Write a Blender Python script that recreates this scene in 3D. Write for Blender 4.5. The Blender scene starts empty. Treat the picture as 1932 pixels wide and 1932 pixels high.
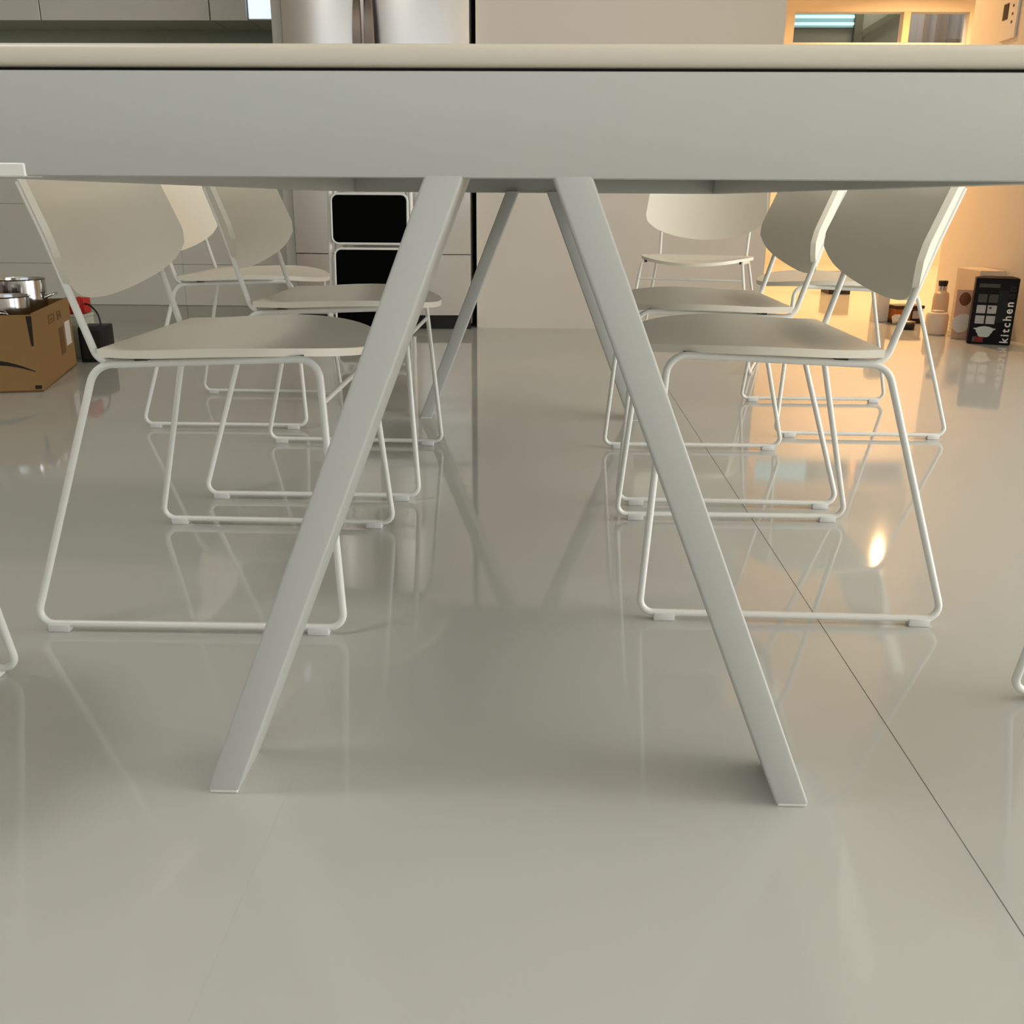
import bpy, bmesh, math, random
from mathutils import Vector, Matrix, Euler
random.seed(4)
S = bpy.context.scene
COL = S.collection

# ------------------------------------------------------------------ camera
CAM_H, PITCH, YAW, ROLL, FPX = 0.61291, 0.31765, 0.02993, -0.00647, 1794.86
cam_d = bpy.data.cameras.new('camera'); cam = bpy.data.objects.new('camera', cam_d); COL.objects.link(cam)
fw = Vector((-math.sin(YAW)*math.cos(PITCH), math.cos(YAW)*math.cos(PITCH), -math.sin(PITCH)))
rt = Vector((math.cos(YAW), math.sin(YAW), 0)); dn = fw.cross(rt)
r2 = math.cos(ROLL)*rt + math.sin(ROLL)*dn; d2 = -math.sin(ROLL)*rt + math.cos(ROLL)*dn
M = Matrix((( r2.x, -d2.x, -fw.x, 0), (r2.y, -d2.y, -fw.y, 0), (r2.z, -d2.z, -fw.z, CAM_H), (0, 0, 0, 1)))
cam.matrix_world = M
cam_d.sensor_width = 36; cam_d.sensor_fit = 'HORIZONTAL'; cam_d.lens = FPX/1932*36
cam_d.clip_start = .02; cam_d.clip_end = 100
S.camera = cam

# ------------------------------------------------------------------ world, exposure
W = bpy.data.worlds.new('sky'); S.world = W; W.use_nodes = True
W.node_tree.nodes['Background'].inputs[0].default_value = (.78, .9, 1, 1)
W.node_tree.nodes['Background'].inputs[1].default_value = 1.0
S.view_settings.view_transform = 'Standard'; S.view_settings.look = 'None'
S.view_settings.gamma = 1; S.view_settings.use_curve_mapping = False
S.view_settings.exposure = -0.02

def area(name, loc, aim, sx, sy, power, col, shape='RECTANGLE'):
    l = bpy.data.lights.new(name, 'AREA'); l.shape = shape; l.size = sx
    if shape == 'RECTANGLE': l.size_y = sy
    l.energy = power; l.color = col
    o = bpy.data.objects.new(name, l); COL.objects.link(o); o.location = loc
    o.rotation_euler = (Vector(aim)-Vector(loc)).to_track_quat('-Z', 'Y').to_euler()
    return o
# daylight coming in through the two windows of the room
area('daylight_side_window', (7.22, .4, 1.22), (0, .4, 1.22), 5.8, 2.35, 350, (1, .995, .98))
area('daylight_back_window', (-1.4, -3.12, 1.7), (-1.4, 0, 1.7), 4.4, 1.8, 8, (.93, .97, 1))

# ------------------------------------------------------------------ helpers
def lin(r, g, b):
    f = lambda c: c/12.92 if c <= .04045 else ((c+.055)/1.055)**2.4
    return (f(r/255), f(g/255), f(b/255), 1)

def mat(name, rgb, rough=.5, metal=0, spec=.5, noise=0, nscale=30, bump=0, coat=0, emit=None, estr=0, trans=0, alpha=1):
    m = bpy.data.materials.new(name); m.use_nodes = True
    nt = m.node_tree; p = nt.nodes['Principled BSDF']
    c = lin(*rgb)
    p.inputs['Base Color'].default_value = c
    p.inputs['Roughness'].default_value = rough; p.inputs['Metallic'].default_value = metal
    p.inputs['Specular IOR Level'].default_value = spec
    p.inputs['Coat Weight'].default_value = coat
    p.inputs['Transmission Weight'].default_value = trans
    p.inputs['Alpha'].default_value = alpha
    if emit:
        p.inputs['Emission Color'].default_value = lin(*emit); p.inputs['Emission Strength'].default_value = estr
    if noise or bump:
        tc = nt.nodes.new('ShaderNodeTexCoord'); nz = nt.nodes.new('ShaderNodeTexNoise')
        nz.inputs['Scale'].default_value = nscale; nz.inputs['Detail'].default_value = 4
        nt.links.new(tc.outputs['Object'], nz.inputs['Vector'])
        if noise:
            mx = nt.nodes.new('ShaderNodeMixRGB'); mx.blend_type = 'MIX'
            mx.inputs[1].default_value = tuple(x*(1-noise) for x in c[:3])+(1,)
            mx.inputs[2].default_value = tuple(min(1, x*(1+noise)) for x in c[:3])+(1,)
            nt.links.new(nz.outputs['Fac'], mx.inputs[0]); nt.links.new(mx.outputs[0], p.inputs['Base Color'])
        if bump:
            b = nt.nodes.new('ShaderNodeBump'); b.inputs['Strength'].default_value = bump; b.inputs['Distance'].default_value = .002
            nt.links.new(nz.outputs['Fac'], b.inputs['Height']); nt.links.new(b.outputs['Normal'], p.inputs['Normal'])
    return m

M_TILE = mat('polished_tile', (201, 201, 194), .055, spec=.44, noise=.02, nscale=5)
M_GROUT = mat('grout', (168, 160, 145), .7)
M_WALL = mat('wall_paint', (222, 214, 202), .75, noise=.015, nscale=12, bump=.05)
M_CEIL = mat('ceiling_paint', (236, 232, 224), .8, noise=.01, nscale=8)
M_LAC = mat('table_lacquer', (198, 200, 196), .42, noise=.012, nscale=60)
M_TOP = mat('table_top_laminate', (226, 218, 202), .38, noise=.012, nscale=40)
M_DARK = mat('shadow_gap_black', (12, 10, 14), .7)
M_TUBE = mat('white_powder_coat', (238, 238, 232), .28, noise=.01, nscale=90)
M_PLY = mat('cream_painted_plywood', (242, 236, 221), .42, noise=.012, nscale=35)
M_PAD = mat('milky_plastic_glide', (228, 228, 226), .3)
M_RUB = mat('grey_rubber_mount', (60, 58, 56), .7)
M_CAB = mat('cabinet_lacquer', (208, 205, 193), .35, noise=.01, nscale=20)
M_KICK = mat('toe_kick', (176, 172, 160), .4, noise=.01)
M_STONE = mat('dark_stone', (150, 155, 134), .35, noise=.08, nscale=25)
M_STEEL = mat('brushed_steel', (232, 226, 220), .27, metal=1, noise=.03, nscale=6)
M_STEEL2 = mat('pot_steel', (205, 205, 205), .14, metal=1, noise=.02)
M_HANDLE = mat('dark_nickel', (120, 108, 100), .3, metal=.9, noise=.02)
M_BLACK = mat('black_plastic', (10, 10, 10), .5, noise=.1)
M_TREAD = mat('black_rubber_tread', (5, 5, 5), .9, spec=.05, noise=.2, nscale=120)
M_CARD = mat('brown_cardboard', (150, 116, 70), .85, noise=.06, nscale=40, bump=.1)
M_INK = mat('black_print', (28, 18, 14), .7)
M_OCHRE = mat('faded_print', (112, 80, 40), .8)
M_RED = mat('red_fabric', (190, 36, 24), .6, noise=.1)
M_PAPER = mat('white_paper', (225, 220, 212), .7)
M_FRAME = mat('window_frame_white', (225, 225, 220), .4)

def link(o, parent=None):
    COL.objects.link(o)
    if parent is not None: o.parent = parent
    return o
def smooth(me, ang=35):
    me.shade_smooth() if hasattr(me, 'shade_smooth') else None
    for p in me.polygons: p.use_smooth = True
    me.set_sharp_from_angle(angle=math.radians(ang))
def obj(name, bm, m, parent=None, sm=True, ang=35):
    bmesh.ops.recalc_face_normals(bm, faces=bm.faces)
    me = bpy.data.meshes.new(name); bm.to_mesh(me); bm.free()
    if sm: smooth(me, ang)
    me.materials.append(m)
    return link(bpy.data.objects.new(name, me), parent)
def empty(name, loc=(0, 0, 0), rz=0):
    o = bpy.data.objects.new(name, None); o.location = loc; o.rotation_euler = (0, 0, rz)
    o.empty_display_size = .1
    return link(o)
def tag(o, label, cat, group=None):
    o['label'] = label; o['category'] = cat
    if group: o['group'] = group
    return o
def struct(o, label=None, cat=None):
    o['kind'] = 'structure'
    if label: o['label'] = label
    if cat: o['category'] = cat
    return o
def bx(bm, x0, x1, y0, y1, z0, z1, bev=0, seg=2, mtx=None):
    g = bmesh.ops.create_cube(bm, size=1)
    vs = g['verts']
    for v in vs:
        v.co = Vector((x0+(v.co.x+.5)*(x1-x0), y0+(v.co.y+.5)*(y1-y0), z0+(v.co.z+.5)*(z1-z0)))
    if bev:
        es = list({e for v in vs for e in v.link_edges})
        r = bmesh.ops.bevel(bm, geom=es, offset=bev, segments=seg, affect='EDGES', profile=.5)
        vs = list({v for f in r['faces'] for v in f.verts} | {v for v in vs if v.is_valid})
    if mtx is not None:
        bmesh.ops.transform(bm, matrix=mtx, verts=vs)
    return vs
def box(name, x0, x1, y0, y1, z0, z1, m, parent=None, bev=0, seg=2, mtx=None):
    bm = bmesh.new(); bx(bm, x0, x1, y0, y1, z0, z1, bev, seg, mtx)
    return obj(name, bm, m, parent)
def fillet(pts, rad, closed=False, n=7):
    """round the corners of a polyline; rad is one number or one per point"""
    P = [Vector(p) for p in pts]; N = len(P); out = []
    R = rad if isinstance(rad, (list, tuple)) else [rad]*N
    for i in range(N):
        if not closed and i in (0, N-1): out.append(P[i]); continue
        a, b, c = P[i-1], P[i], P[(i+1) % N]
        u = (a-b).normalized(); w = (c-b).normalized(); th = u.angle(w)
        if R[i] <= 0 or th > math.pi-.02: out.append(b); continue
        t = R[i]/math.tan(th/2); t = min(t, .48*(a-b).length, .48*(c-b).length); r = t*math.tan(th/2)
        ctr = b+(u+w).normalized()*(r/math.sin(th/2))
        s = (b+u*t)-ctr; e = (b+w*t)-ctr; ax = s.cross(e).normalized(); al = s.angle(e)
        for k in range(n+1): out.append(ctr+Matrix.Rotation(al*k/n, 3, ax) @ s)
    return out
def tube(bm, pts, r, sides=12, closed=False):
    P = [Vector(p) for p in pts]; N = len(P)
    T = []
    for i in range(N):
        a = P[i-1] if (closed or i > 0) else P[i]; b = P[(i+1) % N] if (closed or i < N-1) else P[i]
        T.append((b-a).normalized())
    n = T[0].orthogonal().normalized(); rings = []
    for i in range(N):
        if i: n = (T[i-1].rotation_difference(T[i])) @ n
        n = (n-T[i]*n.dot(T[i])).normalized(); b = T[i].cross(n)
        rr = r(i/(N-1)) if callable(r) else r
        rings.append([bm.verts.new(P[i]+(n*math.cos(2*math.pi*k/sides)+b*math.sin(2*math.pi*k/sides))*rr) for k in range(sides)])
    rng = range(N if closed else N-1)
    for i in rng:
        A, B = rings[i], rings[(i+1) % N]
        off = 0
        if closed and i == N-1:
            off = min(range(sides), key=lambda o: (A[0].co-B[o].co).length)
        for k in range(sides):
            bm.faces.new((A[k], A[(k+1) % sides], B[(k+1+off) % sides], B[(k+off) % sides]))
    if not closed:
        bm.faces.new(rings[0]); bm.faces.new(rings[-1])
def lathe(bm, prof, cx=0, cy=0, cz=0, n=28):
    rings = []
    for r, z in prof:
        rings.append([bm.verts.new((cx+r*math.cos(2*math.pi*k/n), cy+r*math.sin(2*math.pi*k/n), cz+z)) for k in range(n)] if r > 1e-5
                     else [bm.verts.new((cx, cy, cz+z))])
    for A, B in zip(rings, rings[1:]):
        for k in range(n):
            if len(A) == 1 and len(B) == 1: continue
            if len(A) == 1: bm.faces.new((A[0], B[k], B[(k+1) % n]))
            elif len(B) == 1: bm.faces.new((A[k], A[(k+1) % n], B[0]))
            else: bm.faces.new((A[k], A[(k+1) % n], B[(k+1) % n], B[k]))
def plate(bm, outline, z0, z1, mtx=None):
    """extruded flat outline (x,y) between z0 and z1"""
    a = [bm.verts.new((x, y, z0)) for x, y in outline]; b = [bm.verts.new((x, y, z1)) for x, y in outline]
    bm.faces.new(a[::-1]); bm.faces.new(b)
    n = len(a)
    for i in range(n): bm.faces.new((a[i], a[(i+1) % n], b[(i+1) % n], b[i]))
    if mtx is not None: bmesh.ops.transform(bm, matrix=mtx, verts=a+b)
def rrect(w, h, r, n=5):
    o = []
    for cx, cy, a0 in ((w/2-r, h/2-r, 0), (-w/2+r, h/2-r, 90), (-w/2+r, -h/2+r, 180), (w/2-r, -h/2+r, 270)):
        for k in range(n+1):
            a = math.radians(a0+90*k/n); o.append((cx+r*math.cos(a), cy+r*math.sin(a)))
    return o
def copy_tree(o, parent=None):
    c = o.copy(); COL.objects.link(c); c.parent = parent
    for ch in list(o.children): copy_tree(ch, c)
    return c

# ------------------------------------------------------------------ the room
XL, XR = -4.2, 2.2           # main room
CEIL = 2.7
TW, TL = .70, 1.40           # floor tiles
floor = struct(box('floor', -4.4, 7.2, -3.3, 11.2, -.06, -.0015, M_GROUT))
tb = {}
ix0 = -7
for ix in range(ix0, 11):
    x0 = .432+ix*TW; x1 = x0+TW
    g0 = .0007 if abs(x0-.432) < .01 else .00004; g1 = .0007 if abs(x1-.432) < .01 else .00004
    x0, x1 = max(x0, -4.39), min(x1, 7.19)
    if x1-x0 < .05: continue
    for iy in range(-3, 10):
        y0 = .45+iy*TL; y1 = y0+TL; y0 = max(y0, -3.29); y1 = min(y1, 11.19)
        if y1-y0 < .05: continue
        box('floor_tile', x0+g0, x1-g1, y0+.00004, y1-.00004, -.0015, 0, M_TILE, floor)
struct(box('ceiling', -4.4, 7.2, -3.3, 10.12, CEIL, CEIL+.1, M_CEIL))
M_WALLD = mat('taupe_wall_paint', (150, 142, 128), .75, noise=.02)  # unseen left wall, darkened to weaken the light it bounces back
struct(box('wall_left', -4.3, XL, -3.3, 5.6, 0, CEIL, M_WALLD))
def wall_with_hole_y(name, y0, y1, xa, xb, hx0, hx1, hz0, hz1, m):
    bm = bmesh.new()
    bx(bm, xa, hx0, y0, y1, 0, CEIL); bx(bm, hx1, xb, y0, y1, 0, CEIL)
    if hz0 > 0: bx(bm, hx0, hx1, y0, y1, 0, hz0)
    bx(bm, hx0, hx1, y0, y1, hz1, CEIL)
    return struct(obj(name, bm, m, sm=False))
# wall behind the camera with its window
wall_with_hole_y('wall_back', -3.1, -3.0, -4.3, 7.12, -3.6, .8, .8, 2.6, M_WALL)
# right side: the room widens towards a big window (out of frame); a wall block returns at x 2.2 and ends at y 5.5
XW = 7.0
struct(box('wall_right', XR, XR+.12, 3.80, 5.53, 0, CEIL, M_WALL))
struct(box('wall_right_return', XR+.12, XW+.12, 3.80, 3.92, 0, CEIL, M_WALL))
bm = bmesh.new()
bx(bm, XW, XW+.12, -3.1, -2.5, 0, CEIL); bx(bm, XW, XW+.12, 3.3, 3.80, 0, CEIL)
bx(bm, XW, XW+.12, -2.5, 3.3, 0, .05); bx(bm, XW, XW+.12, -2.5, 3.3, 2.4, CEIL)
struct(obj('wall_window_side', bm, M_WALL, sm=False))
def window(n, along, a0, a1, z0, z1, plane, mull):
    bm = bmesh.new(); t = .05
    def bar(p0, p1, q0, q1):
        if along == 'x': bx(bm, p0, p1, plane-.03, plane+.03, q0, q1)
        else: bx(bm, plane-.03, plane+.03, p0, p1, q0, q1)
    bar(a0, a1, z0, z0+t); bar(a0, a1, z1-t, z1)
    for k in range(mull+1):
        c = a0+t/2+(a1-a0-t)*k/mull; bar(c-t/2, c+t/2, z0, z1)
    return struct(obj('window_%d' % n, bm, M_FRAME, sm=False))
window(1, 'y', -2.5, 3.3, .05, 2.4, XW+.06, 4)
window(2, 'x', -3.6, .8, .8, 2.6, -3.05, 4)
# end wall beside the fridge and the partition going back from it
bm = bmesh.new()
bx(bm, -.325, 1.078, 4.81, 5.6, 0, CEIL)
struct(obj('wall_end', bm, M_WALL, sm=False))
struct(box('wall_kitchen', -4.3, -.325, 5.5, 5.6, 0, CEIL, M_WALL))
struct(box('wall_passage', .9, 1.0, 5.6, 10.0, 0, CEIL, M_WALL))
struct(box('wall_passage_right', 5.4, 5.5, 5.43, 11.1, 0, CEIL, M_WALL))
struct(box('wall_passage_front', XR+.12, 5.5, 5.43, 5.53, 0, CEIL, M_WALL))
# far wall of the lit room, with a wide glazed opening
wall_with_hole_y('wall_far', 10.0, 10.12, .9, 5.5, 2.325, 3.94, 2.02, 2.297, M_WALL)

# ------------------------------------------------------------------ dining table
XT, A_, B_, LW, D1, D2 = -.03136, .07226, .32248, .0345, .87157, 2.72717
ZB, ZA, ZTOP, TH = .63, .7150, .7365, .085
HWT = .52
YF = D2+TH
table = tag(empty('dining_table', (XT, (D1+YF)/2, 0)), 'long white dining table with deep apron on splayed flat legs', 'table')
cy = (D1+YF)/2; L0, L1 = D1-cy, YF-cy
bm = bmesh.new(); bx(bm, -HWT, HWT, L0, L1, ZA+.0032, ZTOP, .007, 4)
obj('table_top', bm, M_TOP, table)
box('shadow_gap', -HWT+.012, HWT-.012, L0+.012, L1-.012, ZA-.004, ZA+.004, M_DARK, table)
AT = .022
for sgn in (-1, 1):
    y = L0 if sgn < 0 else L1-AT
    box('end_apron', -HWT, HWT, y, y+AT, ZB, ZA, M_LAC, table, .0022, 2)
    x = -HWT if sgn < 0 else HWT-AT
    box('side_apron', x, x+AT, L0+AT, L1-AT, ZB, ZA, M_LAC, table, .0022, 2)
box('under_panel', -HWT+AT, HWT-AT, L0+AT, L1-AT, ZA-.022, ZA-.004, M_LAC, table)
for yy in (L0, L1-TH):
    for s in (-1, 1):
        bm = bmesh.new()
        o = [(s*(A_-LW), ZB+.004), (s*A_, ZB+.004), (s*B_, .004), (s*(B_-LW), .004)]
        a = [bm.verts.new((x, yy, z)) for x, z in o]; b = [bm.verts.new((x, yy+TH, z)) for x, z in o]
        bm.faces.new(a); bm.faces.new(b[::-1])
        for i in range(4): bm.faces.new((a[i], b[i], b[(i+1) % 4], a[(i+1) % 4]))
        bmesh.ops.recalc_face_normals(bm, faces=bm.faces)
        bmesh.ops.bevel(bm, geom=[e for e in bm.edges], offset=.0028, segments=3, affect='EDGES', profile=.5)
        lg = obj('leg', bm, M_LAC, table)
        box('foot_pad', min(o[2][0], o[3][0])+.002, max(o[2][0], o[3][0])-.002, yy+.002, yy+TH-.002, 0, .0065, M_TUBE, lg, .001, 1)
box('corner_cap', -HWT+.02, -.4545-XT, L0-.0015, L0+.03, ZB-.001, ZB+.0105, M_TUBE, table, .001, 1)

# ------------------------------------------------------------------ chairs
TR = .0054
def make_chair():
    """chair faces +x; origin on the floor at the rear end of the runners, centred"""
    t = empty('sled_chair')
    zf = .0115
    for s in (-1, 1):
        pts = [(.0, s*.246, zf), (.458, s*.240, zf), (.428, s*.182, .398), (.106, s*.180, .385)]
        bm = bmesh.new(); tube(bm, fillet(pts, [.020, .020, .030, .034], True), TR, 12, True)
        fr = obj('sled_frame', bm, M_TUBE, t, ang=60)
        for x in (.035, .42):
            yy = s*(.246-.006*x/.458)
            box('foot_glide', x-.016, x+.016, yy-.0075, yy+.0075, 0, .0125, M_PAD, fr, .002, 2)
        # back upright: runs up the back, bends and lies beside the seat rail
        up = [(.300, s*.1685, .3935), (.108, s*.1685, .3865), (.058, s*.174, .560), (.033, s*.175, .632)]
        bm = bmesh.new(); tube(bm, fillet(up, [0, .024, .30, 0]), TR, 12)
        obj('back_upright', bm, M_TUBE, t, ang=60)
    bm = bmesh.new(); tube(bm, [(.4325, -.191, .336), (.4325, .191, .336)], .0042, 10)
    obj('cross_bar', bm, M_TUBE, t, ang=60)
    # seat: thin moulded plywood, straight sides, round front, gently dished
    XS0, XS1, HW = .116, .486, .208
    def hw(u):
        if u < .42: return .188+(HW-.188)*math.sin(u/.42*math.pi/2)
        return HW*max(0., 1-((u-.42)/.58)**2.25)**(1/2.05)
    NU, NV = 40, 20; th = .0115
    bm = bmesh.new(); top = []; bot = []
    for i in range(NU+1):
        u = 1-(1-i/NU)**1.45 if True else i/NU
        h = max(hw(u), .012 if i == NU else 0)
        rt_, rb_ = [], []
        for j in range(NV+1):
            v = -1+2*j/NV; y = h*v
            x = XS0+(XS1-XS0)*u
            g = min(1, u/.24); g = g*g*(3-2*g)
            z = .4030+.0115*u-.019*g*(1-(abs(y)/HW)**2.4)   # flat rim, dished middle
            z -= .004*max(0, (u-.70)/.30)**2*(1-(abs(y)/HW)**2)
            rt_.append(bm.verts.new((x, y, z+th/2))); rb_.append(bm.verts.new((x, y, z-th/2)))
        top.append(rt_); bot.append(rb_)
    for i in range(NU):
        for j in range(NV):
            bm.faces.new((top[i][j], top[i+1][j], top[i+1][j+1], top[i][j+1]))
            bm.faces.new((bot[i][j], bot[i][j+1], bot[i+1][j+1], bot[i+1][j]))
        for j in (0, NV):
            bm.faces.new((top[i][j], bot[i][j], bot[i+1][j], top[i+1][j]))
    for j in range(NV):
        for i in (0, NU):
            bm.faces.new((top[i][j], top[i][j+1], bot[i][j+1], bot[i][j]))
    obj('seat', bm, M_PLY, t, ang=50)
    for s in (-1, 1):
        for x in (.175, .395):
            box('seat_mount', x-.010, x+.010, s*.176-.007, s*.176+.007, .388+.012*x, .396+.014*x, M_RUB, t, .001, 1)
    # backrest: bowed shell, rounded outline
    def xu(z):                         # centre line of the upright at height z
        if z < .56: return .108-(z-.3865)/(.560-.3865)*.05
        return .058-(z-.56)*.35
    bm = bmesh.new(); NU, NV = 24, 30; F = []; K = []
    th = .010
    for i in range(NU+1):
        u = i/NU
        f_, k_ = [], []
        for j in range(NV+1):
            b = -1+2*j/NV; v = math.sin(b*math.pi/2)
            zlo = .464+.056*v*v+.016*v**10; zhi = .785-.075*abs(v)**3
            z = zlo+(zhi-zlo)*u
            y = v*(.236-.020*max(0, (z-.535)/.25)-.010*max(0, (.56-z)/.03)*abs(v)**8)
            x = xu(z)+TR+.006-.050*(1-(y/.19)**2)
            f_.append(bm.verts.new((x+th*.5, y, z))); k_.append(bm.verts.new((x-th*.5, y, z)))
        F.append(f_); K.append(k_)
    for i in range(NU):
        for j in range(NV):
            bm.faces.new((F[i][j], F[i][j+1], F[i+1][j+1], F[i+1][j])); bm.faces.new((K[i][j], K[i+1][j], K[i+1][j+1], K[i][j+1]))
        for j in (0, NV): bm.faces.new((F[i][j], K[i][j], K[i+1][j], F[i+1][j]))
    for j in range(NV):
        for i in (0, NU): bm.faces.new((F[i][j], F[i][j+1], K[i][j+1], K[i][j]))
    obj('backrest', bm, M_PLY, t, ang=50)
    return t
chair0 = make_chair()
CH = [  # x of the rear runner end, y centre, rotation, label
    (-.742, 1.512, 0, 'white sled-base chair tucked in on the carton side, by the front table legs'),
    (-.714, 2.172, 0, 'white sled-base chair tucked in on the carton side, second along from front table legs'),
    (-1.108, 2.815, 0, 'white sled-base chair pulled out on the carton side at the far table end'),
    (.614, 1.588, math.pi, 'white sled-base chair tucked in on the orange room side, by the front table legs'),
    (.623, 2.166, math.pi, 'white sled-base chair tucked in on the orange room side, second along from front table legs'),
    (1.100, 2.800, math.pi, 'white sled-base chair pulled out on the orange room side at far table end'),
    (.66, 4.02, math.radians(-106), 'white sled-base chair standing alone beyond the table, facing it before the pale end wall'),
    (-1.153, .885, 0, 'white sled-base chair drawn back from the front table corner on the carton side'),
    (1.074, .880, math.pi, 'white sled-base chair drawn back from the front table corner on the window side'),
]
for i, (x, y, rz, lab) in enumerate(CH):
    c = chair0 if i == 0 else copy_tree(chair0)
    c.location = (x, y, 0); c.rotation_euler = (0, 0, rz)
    tag(c, lab, 'chair', 'white sled chairs around the dining table')

# ------------------------------------------------------------------ kitchen run
def drawer_unit(x0, x1, label):
    t = tag(empty('base_cabinet', ((x0+x1)/2, 5.2, 0)), label, 'cabinet', 'base cabinets of the kitchen run')
    w = (x1-x0)/2
    box('carcass', -w+.001, w-.001, -.28, .295, .085, .86, M_CAB, t)
    for z0, z1 in ((.0865, .2894), (.2906, .5764), (.5776, .858)):
        box('drawer_front', -w+.0006, w-.0006, -.30, -.281, z0, z1, M_CAB, t, .0012, 1)
    box('toe_kick', -w+.001, w-.001, -.292, -.272, 0, .084, M_KICK, t)
drawer_unit(-1.82, -1.262, 'pale drawer cabinet beside the tall fridge side panel')
drawer_unit(-2.80, -1.82, 'pale drawer cabinet between the fridge-side drawers and the corner drawers')
drawer_unit(-3.50, -2.80, 'pale drawer cabinet behind the brown carton, second from the left wall')
drawer_unit(-4.195, -3.50, 'pale drawer cabinet in the corner against the left wall')
tag(box('worktop', -4.195, -1.262, 4.89, 5.495, .861, .9, M_STONE, None, .003, 2), 'dark stone kitchen worktop over the drawer cabinets', 'worktop')
tag(box('splashback', -4.195, -1.262, 5.478, 5.497, .901, 1.50, M_STONE, None, .001, 1), 'dark grey green splashback panel under the wall cabinets', 'splashback')
def wall_unit(x0, x1, label):
    t = tag(empty('wall_cabinet', ((x0+x1)/2, 5.32, 1.44)), label, 'cabinet', 'wall cabinets over the worktop')
    w = (x1-x0)/2
    box('carcass', -w+.001, w-.001, -.14, .155, .006, .76, M_CAB, t)
    box('cabinet_door', -w+.001, w-.001, -.165, -.142, 0, .76, M_CAB, t, .0012, 1)
wall_unit(-1.655, -1.475, 'narrow pale wall cabinet beside the bright kitchen window')
wall_unit(-2.50, -1.659, 'wide pale wall cabinet next to the narrow wall cabinet')
wall_unit(-3.34, -2.504, 'pale wall cabinet two along from the narrow wall cabinet')
wall_unit(-4.19, -3.344, 'pale wall cabinet against the left wall')
# glowing pane added for a bright reflective surface between wall cabinet and fridge panel
M_GLOW = mat('daylit_pane', (220, 235, 255), .3, emit=(214, 230, 255), estr=1.1)
struct(box('wall_kitchen_bulkhead', -1.473, -1.262, 5.19, 5.499, 1.446, CEIL, M_WALL))  # bulkhead added to hold the glowing pane level with the cabinet fronts
w3 = struct(box('window_3', -1.472, -1.30, 5.178, 5.189, 1.448, 2.2, M_FRAME))
bm = bmesh.new(); plate(bm, [(-1.468, 1.452), (-1.335, 1.452), (-1.335, 1.50), (-1.342, 1.52), (-1.36, 1.545), (-1.38, 1.56), (-1.38, 2.19), (-1.468, 2.19)], 0, .004, Matrix.Translation((0, 5.178, 0)) @ Matrix.Rotation(math.pi/2, 4, 'X'))
obj('window_pane', bm, M_GLOW, w3, sm=False)
tag(box('fridge_side_panel', -1.26, -1.214, 4.80, 5.49, 0, 2.2, M_CAB, None, .001, 1), 'tall pale end panel standing between drawers and fridge', 'panel')

fr = tag(empty('fridge', (-.775, 5.05, 0)), 'large stainless steel fridge with double doors and freezer drawers', 'fridge')
M_FSIDE = mat('fridge_side_grey', (120, 118, 114), .4, noise=.02)
box('body', -.425, .425, -.24, .42, .02, 1.80, M_FSIDE, fr, .004, 2)
def bowed(name, x0, x1, z0, z1, xc0, xc1, bow=.022):
    bm = bmesh.new(); n = 16; a = []; b = []
    for k in range(n+1):
        x = x0+(x1-x0)*k/n; q = 2*(x-xc0)/(xc1-xc0)-1
        y = -.30-bow*(1-q*q)
        a.append((bm.verts.new((x, y, z0)), bm.verts.new((x, y, z1)))); b.append((bm.verts.new((x, -.242, z0)), bm.verts.new((x, -.242, z1))))
    for k in range(n):
        bm.faces.new((a[k][0], a[k+1][0], a[k+1][1], a[k][1])); bm.faces.new((b[k][0], b[k][1], b[k+1][1], b[k+1][0]))
        bm.faces.new((a[k][0], b[k][0], b[k+1][0], a[k+1][0])); bm.faces.new((a[k][1], a[k+1][1], b[k+1][1], b[k][1]))
    for k in (0, n): bm.faces.new((a[k][0], a[k][1], b[k][1], b[k][0]))
    return obj(name, bm, M_STEEL, fr)
dl = bowed('fridge_door', -.425, -.049, .70, 1.795, -.425, -.049); dr = bowed('fridge_door', -.043, .425, .70, 1.795, -.043, .425)
d1_ = bowed('freezer_drawer', -.425, .425, .359, .692, -.425, .425); d2_ = bowed('freezer_drawer', -.425, .425, .068, .355, -.425, .425)
for d, xx in ((dl, -.073), (dr, -.019)):
    bm = bmesh.new()
    n = 20; prev = None
    for k in range(n+1):
        u = k/n; z = .95+.62*u; yb = -.315-.055*math.sin(math.pi*u)**.6
        w = .006+.017*math.sin(math.pi*u)**.9
        if u > .5: w *= 1
        ring = [bm.verts.new((xx+sx*w, yb+sy*.008, z)) for sx, sy in ((-1, 1), (-.8, -1), (.8, -1), (1, 1))]
        if prev:
            for q in range(4): bm.faces.new((prev[q], prev[(q+1) % 4], ring[(q+1) % 4], ring[q]))
        else: bm.faces.new(ring)
        prev = ring
    bm.faces.new(prev)
    obj('handle', bm, M_HANDLE, d)
box('kick_plate', -.42, .42, -.292, -.245, 0, .064, M_BLACK, fr)

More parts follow.
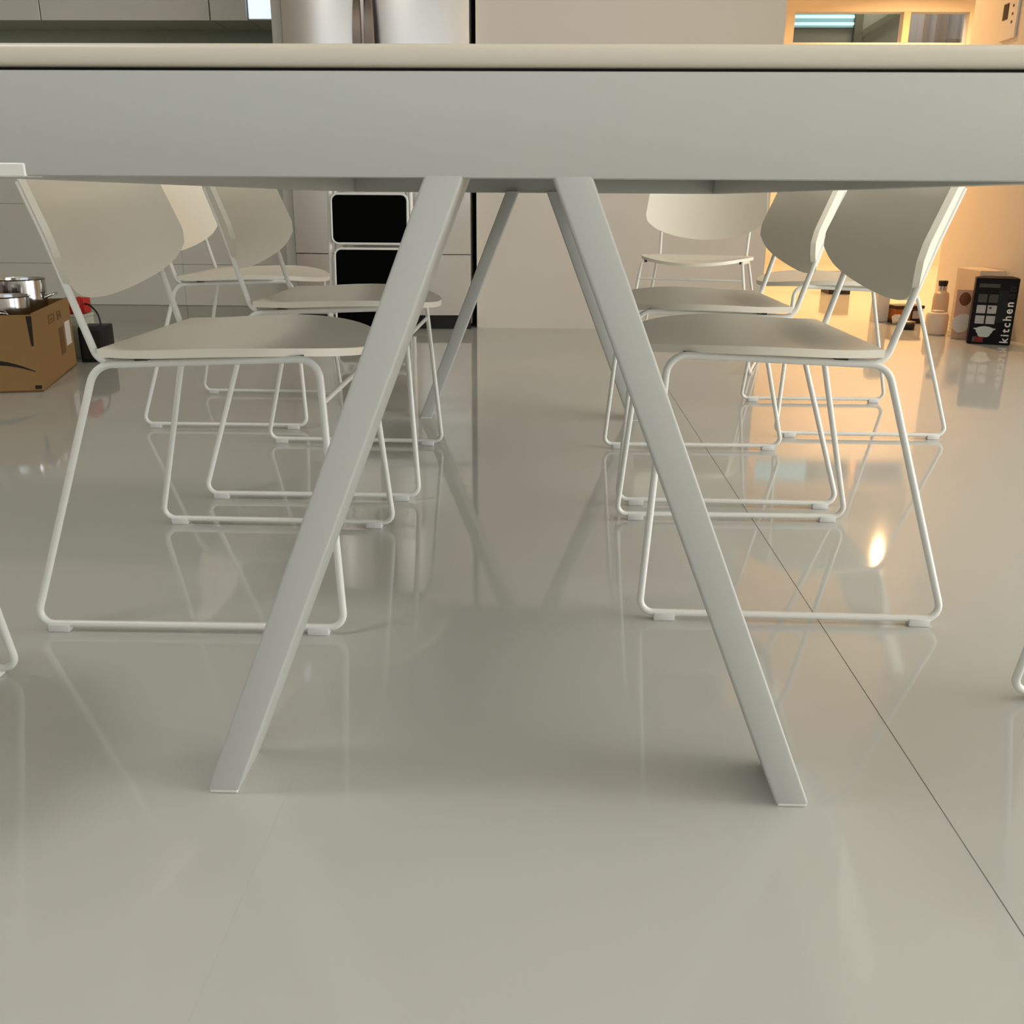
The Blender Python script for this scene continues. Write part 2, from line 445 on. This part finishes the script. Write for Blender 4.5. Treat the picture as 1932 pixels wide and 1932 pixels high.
# folded step ladder leaning in front of the fridge
lad = tag(empty('step_ladder', (-.805, 4.56, 0)), 'folded white tube step ladder with black treads standing before the fridge', 'ladder')
for s in (-1, 1):
    bm = bmesh.new(); tube(bm, fillet([(s*.196, .0, .012), (s*.190, .04, .50), (s*.182, .09, 1.0)], [0, .2, 0]), .0105, 12)
    obj('front_rail', bm, M_TUBE, lad, ang=60)
    bm = bmesh.new(); tube(bm, [(s*.172, .055, .012), (s*.168, .08, .66)], .009, 10)
    obj('rear_rail', bm, M_TUBE, lad, ang=60)
bm = bmesh.new(); tube(bm, fillet([(-.182, .09, 1.0), (-.182, .092, 1.06), (.182, .092, 1.06), (.182, .09, 1.0)], .04), .0105, 12)
obj('hand_hoop', bm, M_TUBE, lad, ang=60)
for zc_, hh, ww, yo in ((.522, .212, .345, .02), (.288, .195, .325, .0), (.075, .13, .33, -.01)):
    mt = Matrix.Translation((.0, yo, zc_)) @ Matrix.Rotation(math.radians(85), 4, 'X')
    bm = bmesh.new(); plate(bm, rrect(ww, hh, .028), -.008, .004, mt)
    tr = obj('tread', bm, M_TREAD, lad)
    bm = bmesh.new()
    tube(bm, [mt @ Vector((x, y, .0)) for x, y in rrect(ww+.008, hh+.008, .03)], .0062, 8, True)
    obj('tread_rim', bm, M_TUBE, tr, ang=60)

# ------------------------------------------------------------------ carton with pots, black box
CA = math.radians(14.6)
car = tag(empty('cardboard_carton', (-1.641, 3.055, 0), CA), 'brown cardboard carton with black printed smile holding steel pots', 'carton')
cw, cl, chh, ct = .46, .55, .25, .005     # extends to -x and +y of its front right corner
box('carton_bottom', -cw, 0, 0, cl, .001, .006, M_CARD, car)
box('carton_side', -cw, 0, 0, ct, .001, chh, M_CARD, car)
box('carton_side', -cw, 0, cl-ct, cl, .001, chh, M_CARD, car)
box('carton_side', -ct, 0, ct, cl-ct, .001, chh+.004, M_CARD, car)
box('carton_side', -cw, -cw+ct, ct, cl-ct, .001, chh, M_CARD, car)
# print on the faces
bm = bmesh.new(); n = 14; up_, lo = [], []
for k in range(n+1):
    u = k/n; x = -.20+.185*u; z = .100-.058*(u-.25)**2; w = .0075*(1-.75*abs(2*u-.9))
    up_.append((x, z+w)); lo.append((x, z-w))
def facing_front(o): return [(x, z) for x, z in o]
plate(bm, up_+lo[::-1], 0, .0012, Matrix.Translation((0, 0, 0)) @ Matrix.Rotation(math.pi/2, 4, 'X'))
obj('smile_print', bm, M_INK, car)
bm = bmesh.new(); plate(bm, [(-.020, .246), (-.003, .246), (-.008, .150), (-.015, .150)], 0, .0014, Matrix.Rotation(math.pi/2, 4, 'X'))
obj('tape_tongue', bm, M_INK, car)
RX = Matrix.Rotation(math.pi/2, 4, 'Z') @ Matrix.Rotation(math.pi/2, 4, 'X')
bm = bmesh.new(); plate(bm, [(-.022, .010), (-.002, .010), (-.002, .022), (-.022, .022)], 0, .0012, Matrix.Rotation(math.pi/2, 4, 'X')); obj('print_bar', bm, M_INK, car)
for x0_, x1_ in ((.20, .29), (.33, .39)):
    bm = bmesh.new()
    for a, b, c, d in ((x0_, x1_, .195, .199), (x0_, x1_, .220, .224), (x0_, x0_+.012, .199, .22), (x1_-.012, x1_, .199, .22), ((x0_+x1_)/2-.01, (x0_+x1_)/2+.01, .203, .214)):
        plate(bm, [(a, c), (b, c), (b, d), (a, d)], 0, .0012, RX)
    obj('print_mark', bm, M_OCHRE, car)
bm = bmesh.new(); plate(bm, [(.33, .07), (.40, .07), (.40, .165), (.33, .165)], 0, .0012, RX); obj('print_mark', bm, M_OCHRE, car)
bm = bmesh.new(); plate(bm, [(.43, .09), (.51, .09), (.51, .175), (.43, .175)], 0, .0014, RX); obj('shipping_label', bm, M_PAPER, car)
def pot(name, loc, r, h, label, tilt=None, handles=True):
    t = tag(empty(name, loc), label, 'pot')
    if tilt: t.rotation_euler = tilt
    bm = bmesh.new()
    lathe(bm, [(0, .0), (r*.94, 0), (r, .008), (r, h-.004), (r+.004, h), (r-.002, h), (r-.004, h-.006), (r-.004, .012), (0, .008)], n=36)
    obj('pot_body', bm, M_STEEL2, t)
    if handles:
        for s in (-1, 1):
            bm = bmesh.new(); tube(bm, fillet([(s*(r-.002), -.03, h*.8), (s*(r+.03), -.026, h*.84), (s*(r+.03), .026, h*.84), (s*(r-.002), .03, h*.8)], .012), .004, 8)
            obj('pot_handle', bm, M_STEEL2, t, ang=60)
    return t
ca, sa = math.cos(CA), math.sin(CA)
def cpt(x, y, z): return (-1.641+x*ca-y*sa, 3.055+x*sa+y*ca, z)
pot('stock_pot', cpt(-.118, .15, .0065), .080, .292, 'tall shiny steel stock pot standing in the carton front', tilt=(0, 0, CA+math.pi/2))
pot('sauce_pan', cpt(-.125, .41, .0065), .085, .328, 'tall steel pot at the back corner of the carton', tilt=(0, 0, CA))
pot('small_pot', cpt(-.335, .19, .0065), .075, .30, 'slim steel pot in the carton corner away from the table', handles=False)
pbx = tag(empty('pale_box', (-1.832, 3.77, 0)), 'slim pale green box standing behind the brown carton', 'box')
M_PGREEN = mat('pale_green_card', (186, 188, 172), .7)
box('box_body', -.032, .032, -.05, .05, .001, .16, M_PGREEN, pbx, .002, 1)
box('box_lid', -.0335, .0335, -.0515, .0515, .1605, .173, M_PGREEN, pbx, .002, 1)
rp = tag(empty('red_pouch', (-1.832, 3.768, .1735), .15), 'small red fabric pouch lying on the pale green box', 'pouch')
bm = bmesh.new(); bx(bm, -.036, .04, -.04, .04, 0, .066, .012, 3)
for v in bm.verts:
    k = v.co.z/.062; v.co.z += k*(.010*math.sin(v.co.x*70)-.16*max(0, v.co.x)); v.co.y += .004*math.sin(v.co.x*130)
obj('pouch_body', bm, M_RED, rp)
bm = bmesh.new(); bx(bm, -.034, .02, -.046, -.041, .03, .058, .002, 1); obj('pouch_flap', bm, M_RED, rp)
bb = tag(empty('black_speaker', (-1.745, 3.70, 0), math.radians(6)), 'small black perforated box on the floor behind the carton', 'speaker')
box('case', -.046, .046, -.06, .07, .001, .135, M_BLACK, bb, .005, 2)
M_SPECK = mat('speckled_grille', (24, 18, 10), .7, noise=.9, nscale=160)
box('grille', -.037, .037, -.0625, -.059, .015, .123, M_SPECK, bb, .001, 1)
bm = bmesh.new(); tube(bm, fillet([(.025, .0, .134), (.02, .0, .18), (-.015, .02, .212), (-.052, .05, .215)], [0, .05, .05, 0]), .0035, 8)
obj('power_cable', bm, M_BLACK, bb, ang=60)

# ------------------------------------------------------------------ things by the right wall
bxk = tag(empty('cookware_box', (2.022, 4.40, 0), math.radians(-19)), 'black cookware box standing on end with white kitchen lettering', 'box')
KW, KH, KD = .176, .292, .085
M_BOX = mat('black_printed_card', (16, 14, 16), .5, spec=.15, noise=.15, nscale=12)
M_PIC = mat('grey_photo_print', (172, 172, 176), .5, noise=.22, nscale=55)
M_PICD = mat('dim_photo_print', (56, 54, 50), .5, noise=.3, nscale=50)
M_WHITE = mat('white_print', (226, 226, 226), .5)
M_POTP = mat('pale_pot_print', (190, 198, 198), .5, noise=.1, nscale=40)
M_REDP = mat('red_print', (120, 20, 12), .5, noise=.3, nscale=40)
M_FAINT = mat('faint_print', (46, 46, 46), .5, spec=.15)
M_GREYP = mat('grey_print', (70, 70, 70), .5)
M_PANEL = mat('charcoal_print', (34, 38, 38), .5, spec=.15, noise=.1, nscale=20)
box('carton_body', -KW/2, KW/2, 0, KD, .001, KH, M_BOX, bxk, .002, 1)
bm = bmesh.new()
a = [bm.verts.new(p) for p in ((-KW/2, 0, KH), (KW/2, 0, KH), (KW/2, KD, KH), (-KW/2, KD, KH))]
t_ = [bm.verts.new(p) for p in ((-KW/2+.03, KD/2, KH+.008), (KW/2-.03, KD/2, KH+.008))]
bm.faces.new((a[0], a[1], t_[1], t_[0])); bm.faces.new((a[1], a[2], t_[1])); bm.faces.new((a[2], a[3], t_[0], t_[1])); bm.faces.new((a[3], a[0], t_[0])); bm.faces.new(a)
obj('top_flap', bm, M_BOX, bxk)
FX = Matrix.Rotation(math.pi/2, 4, 'X')
def decal(name, outl, m, parent, d=.0012, off=0):
    bm = bmesh.new(); plate(bm, outl, off, off+d, FX); return obj(name, bm, m, parent)
def rect(x0, x1, z0, z1): return [(x0, z0), (x1, z0), (x1, z1), (x0, z1)]
decal('print_panel', rect(.012, .052, .10, .24), M_PANEL, bxk, .0006)
for x in (-.070, -.026):
    for z, m in ((.138, M_PIC), (.092, M_PIC), (.186, M_PICD)):
        decal('photo_print', rect(x, x+.037, z, z+.036), m, bxk)
decal('photo_print', rect(-.072, .012, .252, .268), M_PICD, bxk)
decal('photo_print', rect(-.026+.006, -.026+.016, .158, .168), M_GREYP, bxk, .0018)
potp = [(-.07, .068), (-.062, .066), (-.056, .052), (-.05, .046), (-.05, .040), (-.04, .033), (-.010, .033), (.0, .040), (.0, .046), (.006, .052), (.012, .066), (.02, .068), (.02, .072), (.010, .073), (-.005, .079), (-.025, .082), (-.045, .079), (-.06, .073), (-.07, .072)]
decal('casserole_print', potp, M_POTP, bxk)
decal('logo_print', rect(-.070, -.025, .010, .034), M_REDP, bxk)
decal('logo_print', rect(-.070, -.060, .012, .030), M_GREYP, bxk, .0016)
def text(name, body, size, m, parent, mtx, ext=.0006):
    cu = bpy.data.curves.new(name, 'FONT'); cu.body = body; cu.size = size; cu.extrude = ext; cu.offset = size*.018; cu.space_character = 1.32
    to = bpy.data.objects.new('tmp_text', cu); COL.objects.link(to)
    dg = bpy.context.evaluated_depsgraph_get(); me = bpy.data.meshes.new_from_object(to.evaluated_get(dg))
    bpy.data.objects.remove(to); bpy.data.curves.remove(cu)
    me.transform(mtx); me.materials.clear(); me.materials.append(m); me.name = name
    return link(bpy.data.objects.new(name, me), parent)
T0 = Matrix.Translation((.076, -.001, .009)) @ FX @ Matrix.Rotation(math.pi/2, 4, 'Z')
text('kitchen_lettering', 'kitchen', .047, M_WHITE, bxk, T0)
T1 = Matrix.Translation((.076, -.001, .203)) @ FX @ Matrix.Rotation(math.pi/2, 4, 'Z')
text('faint_lettering', 'on', .046, M_FAINT, bxk, T1)

M_PORC = mat('white_porcelain', (226, 208, 188), .35, noise=.02)
M_CREAM = mat('cream_plastic', (224, 196, 162), .4, noise=.02)
M_AMBER = mat('amber_plastic', (176, 98, 24), .2, noise=.3, nscale=25)
M_BROWN = mat('brown_print', (120, 66, 28), .6, noise=.4, nscale=40)
M_PINK = mat('pale_pink_paper', (214, 170, 148), .7, noise=.08, nscale=25)
M_PALE = mat('pale_card', (222, 202, 180), .7)
M_DKBR = mat('dark_brown_wood', (56, 32, 20), .5, noise=.2)
jar = tag(empty('storage_jar', (1.915, 4.74, 0)), 'squat white jar with rounded shoulder standing by right wall', 'jar')
bm = bmesh.new(); lathe(bm, [(0, 0), (.044, 0), (.050, .006), (.052, .03), (.052, .088), (.046, .102), (.03, .108), (0, .109)]); obj('jar_body', bm, M_PORC, jar)
bm = bmesh.new(); lathe(bm, [(0, .108), (.028, .108), (.03, .114), (.0, .118)]); obj('jar_lid', bm, M_PORC, jar)
bot = tag(empty('lotion_bottle', (1.985, 4.90, 0)), 'tall cream bottle with black cap behind the white jar', 'bottle')
bm = bmesh.new(); lathe(bm, [(0, 0), (.034, 0), (.038, .006), (.038, .16), (.034, .182), (.020, .194), (.019, .20), (0, .20)]); obj('bottle_body', bm, M_CREAM, bot)
bm = bmesh.new(); lathe(bm, [(0, .2), (.021, .2), (.021, .217), (.0, .217)]); obj('bottle_collar', bm, M_STEEL2, bot)
bm = bmesh.new(); lathe(bm, [(0, .217), (.020, .217), (.023, .240), (.021, .243), (0, .243)]); obj('bottle_cap', bm, M_BLACK, bot)
bag = tag(empty('gift_bag', (1.975, 4.60, 0), math.radians(-22)), 'pale pink paper bag with a round brown print between jar and cookware box', 'bag')
bm = bmesh.new()
vs = bx(bm, -.038, .038, -.025, .03, .001, .225, 0)
for v in bm.verts:
    if v.co.z > .1: v.co.y = .010+(v.co.y-.010)*.35
obj('bag_body', bm, M_PINK, bag, sm=False)
bm = bmesh.new(); lathe(bm, [(0, .026), (.012, .0245), (.026, .018), (.034, .008), (.036, .0)], n=24)
bmesh.ops.transform(bm, matrix=Matrix.Translation((0, .003, .172)) @ Matrix.Rotation(math.pi/2, 4, 'X') @ Matrix.Diagonal((1, 1.35, .55, 1)), verts=bm.verts)
obj('round_ornament', bm, M_BROWN, bag)
decal('bag_print', [(-.04, .05), (-.015, .03), (.015, .035), (.036, .06), (.04, .10), (.015, .118), (-.015, .112), (-.042, .09)], M_PAPER, bag, .028)
cd = tag(box('pale_carton', 2.07, 2.19, 4.70, 4.96, .001, .305, M_PALE, None, .002, 1), 'plain pale pink carton leaning by wall behind the gift bag', 'carton')
amb = tag(empty('amber_box', (1.935, 5.22, 0), math.radians(8)), 'low amber plastic box with a black framed window on floor', 'box')
box('tray', -.085, .085, -.05, .06, .001, .014, M_DKBR, amb, .003, 1)
box('tub', -.078, .078, -.045, .055, .0145, .075, M_AMBER, amb, .006, 2)
box('lid', -.082, .082, -.049, .059, .0755, .092, M_DKBR, amb, .003, 1)
bm = bmesh.new(); plate(bm, rect(.01, .068, .016, .07), 0, .0015, Matrix.Translation((0, -.0455, 0)) @ FX); obj('window_frame', bm, M_INK, amb)
bm = bmesh.new(); plate(bm, rect(.018, .060, .024, .064), 0, .0025, Matrix.Translation((0, -.0455, 0)) @ FX); obj('window_label', bm, M_PIC, amb)
tin = tag(empty('black_tin', (1.845, 4.93, 0)), 'small black tin with a shiny rim beside the white jar', 'tin')
bm = bmesh.new(); lathe(bm, [(0, 0), (.036, 0), (.038, .004), (.038, .03), (0, .03)]); obj('tin_body', bm, M_BLACK, tin)
bm = bmesh.new(); lathe(bm, [(.0, .030), (.039, .030), (.039, .038), (.036, .040), (0, .040)]); obj('tin_lid', bm, M_HANDLE, tin)
wc = tag(empty('white_carton', (1.808, 5.245, 0), math.radians(10)), 'tall narrow white carton standing on floor beside the amber box', 'carton')
box('carton_body', -.036, .036, -.03, .03, .001, .30, M_PAPER, wc, .001, 1)
box('carton_flap', -.036, .036, -.032, .0, .3005, .304, M_PAPER, wc)
pb = tag(empty('paper_scrap', (1.86, 5.13, 0)), 'crumpled white paper scrap lying before the amber box', 'paper')
bm = bmesh.new(); bmesh.ops.create_icosphere(bm, subdivisions=2, radius=.024)
for v in bm.verts: v.co *= .75+.5*random.random(); v.co.z = max(.0005, v.co.z*1.2+.024)
obj('paper_ball', bm, M_PAPER, pb, sm=False)
dbx = tag(empty('dark_crate', (2.055, 6.86, 0)), 'small dark brown crate with black base on the orange room floor', 'crate')
box('crate_body', -.075, .075, -.06, .14, .036, .13, M_DKBR, dbx, .003, 1)
box('crate_base', -.073, .073, -.058, .138, 0, .0355, M_BLACK, dbx)
box('crate_lid', -.077, .077, -.062, .142, .1305, .145, M_DKBR, dbx, .002, 1)

# control panel on the right wall
cp = tag(empty('wall_control_panel', (XR, 5.10, 1.44)), 'small white wall control panel with dark screen on right wall', 'control panel')
box('plate', -.012, -.0005, -.095, .06, -.09, .09, M_PAPER, cp, .002, 1)
box('screen', -.0145, -.0125, -.0, .052, -.0, .07, M_BLACK, cp, .001, 1)
for k in range(3): box('button', -.0145, -.0125, -.055, -.043, .045-.035*k, .057-.035*k, M_GREYP, cp, .001, 1)

# ------------------------------------------------------------------ glazed opening in the far wall and the room behind it
M_DFR = mat('door_frame_paint', (226, 196, 164), .5)
M_OLIVE = mat('olive_wall', (132, 128, 108), .7, noise=.03)
M_GLASS = mat('door_glass', (235, 240, 238), .03, trans=1, alpha=.25)
dr_ = struct(empty('window_5', (3.13, 10.06, 0)))
bm = bmesh.new()
bx(bm, .205, .268, -.058, .05, 2.037, 2.296)
obj('window_frame', bm, M_DFR, dr_, sm=False)
box('window_sill', -.80, .80, -.055, .055, 2.0205, 2.036, M_FRAME, dr_)
box('window_pane', .27, .79, -.004, .004, 2.037, 2.285, M_GLASS, dr_)
RC = 3.3
struct(box('wall_rear_room', .9, 5.5, 11.0, 11.1, 0, RC, M_OLIVE))
struct(box('ceiling_rear_room', .9, 5.5, 10.12, 11.1, RC, RC+.1, M_CEIL))
M_BLIND = mat('blue_white_slat', (206, 236, 240), .5, emit=(206, 240, 245), estr=.75)
M_SKYP = mat('daylight_behind_blind', (120, 150, 152), .4, emit=(112, 146, 150), estr=.8)
w4 = struct(empty('window_4', (2.82, 10.98, 0)))
box('window_pane', -.37, .335, -.006, .0, 2.315, 2.75, M_SKYP, w4)
for k in range(5):
    z = 2.352+.066*k
    bm = bmesh.new(); bx(bm, -.37, .335, -.022, -.016, -.013, .013)
    bmesh.ops.transform(bm, matrix=Matrix.Translation((0, -.006, z)) @ Matrix.Rotation(math.radians(20), 4, 'X'), verts=bm.verts)
    obj('blind_slat', bm, M_BLIND, w4)
M_BEAM = mat('dark_olive_beam', (92, 88, 66), .7)
bm = bmesh.new(); bx(bm, -.30, .30, -.02, .02, -.026, .026)
bmesh.ops.transform(bm, matrix=Matrix.Translation((3.42, 10.95, 2.36)) @ Matrix.Rotation(math.radians(-31), 4, 'Y'), verts=bm.verts)
struct(obj('trim_1', bm, M_BEAM))
struct(box('trim_2', 3.16, 3.24, 10.93, 10.995, 1.9, 2.8, M_BEAM))
M_GREYW = mat('grey_panel', (190, 180, 176), .6); M_BRN = mat('brown_panel', (150, 124, 104), .6)
struct(box('trim_3', 3.70, 4.45, 10.95, 10.995, 1.9, 2.8, M_GREYW))
for i, (x0, x1) in enumerate(((3.86, 3.90), (3.99, 4.09), (4.10, 4.45))):
    struct(box('trim_%d' % (4+i), x0, x1, 10.91, 10.945, 1.9, 2.8 if i < 2 else 2.20, M_BRN))

# ------------------------------------------------------------------ ceiling lamps of the warm room
M_BULB = mat('warm_bulb', (255, 220, 170), .4, emit=(255, 214, 150), estr=30)
M_RING = mat('lamp_ring', (235, 232, 225), .4)
def downlight(x, y, power, label, col=(1, .59, .27), spread=None):
    t = tag(empty('ceiling_downlight', (x, y, CEIL)), label, 'lamp', 'recessed ceiling downlights')
    bm = bmesh.new(); lathe(bm, [(.034, 0), (.052, 0), (.052, -.008), (.034, -.006), (.034, 0)], n=24); obj('lamp_ring', bm, M_RING, t)
    bm = bmesh.new(); lathe(bm, [(0, -.004), (.033, -.003), (.033, 0), (0, 0)], n=24); obj('bulb', bm, M_BULB, t)
    l = area('lamp_light', (x, y, CEIL-.012), (x, y, 0), .06, .06, power, col, 'DISK')
    l.data.spread = math.radians(spread or 150)
downlight(1.54, 6.2, 34, 'warm ceiling downlight in the passage beside the end wall', spread=112)
downlight(3.357, 8.947, 84, 'warm ceiling downlight before the glazed opening')
downlight(3.6, 7.0, 52, 'warm ceiling downlight at the right side of the orange room')
M_PANELW = mat('lit_diffuser', (250, 248, 240), .5, emit=(255, 248, 232), estr=3)
def panel_light(x, y, power, label, z=CEIL, col=(1, .985, .95), group='square ceiling panel lights'):
    t = tag(empty('ceiling_panel_light', (x, y, z)), label, 'lamp', group)
    for a0, a1, b0, b1 in ((-.30, .30, -.30, -.285), (-.30, .30, .285, .30), (-.30, -.285, -.285, .285), (.285, .30, -.285, .285)):
        box('panel_frame', a0, a1, b0, b1, -.02, -.0005, M_RING, t)
    box('diffuser', -.285, .285, -.285, .285, -.012, -.004, M_PANELW, t)
    area('panel_lamp_light', (x, y, z-.025), (x, y, 0), .55, .55, power, col)
panel_light(-1.75, .75, 12.5, 'square ceiling panel light above the carton side of the table')
panel_light(2.1, .6, 6.5, 'square ceiling panel light above the window side of the table')
panel_light(3.3, 10.56, 16, 'square ceiling panel light in the room behind the high window', RC, (.95, 1, .95))  # unseen lamp, added so the room behind the opening comes out brighter
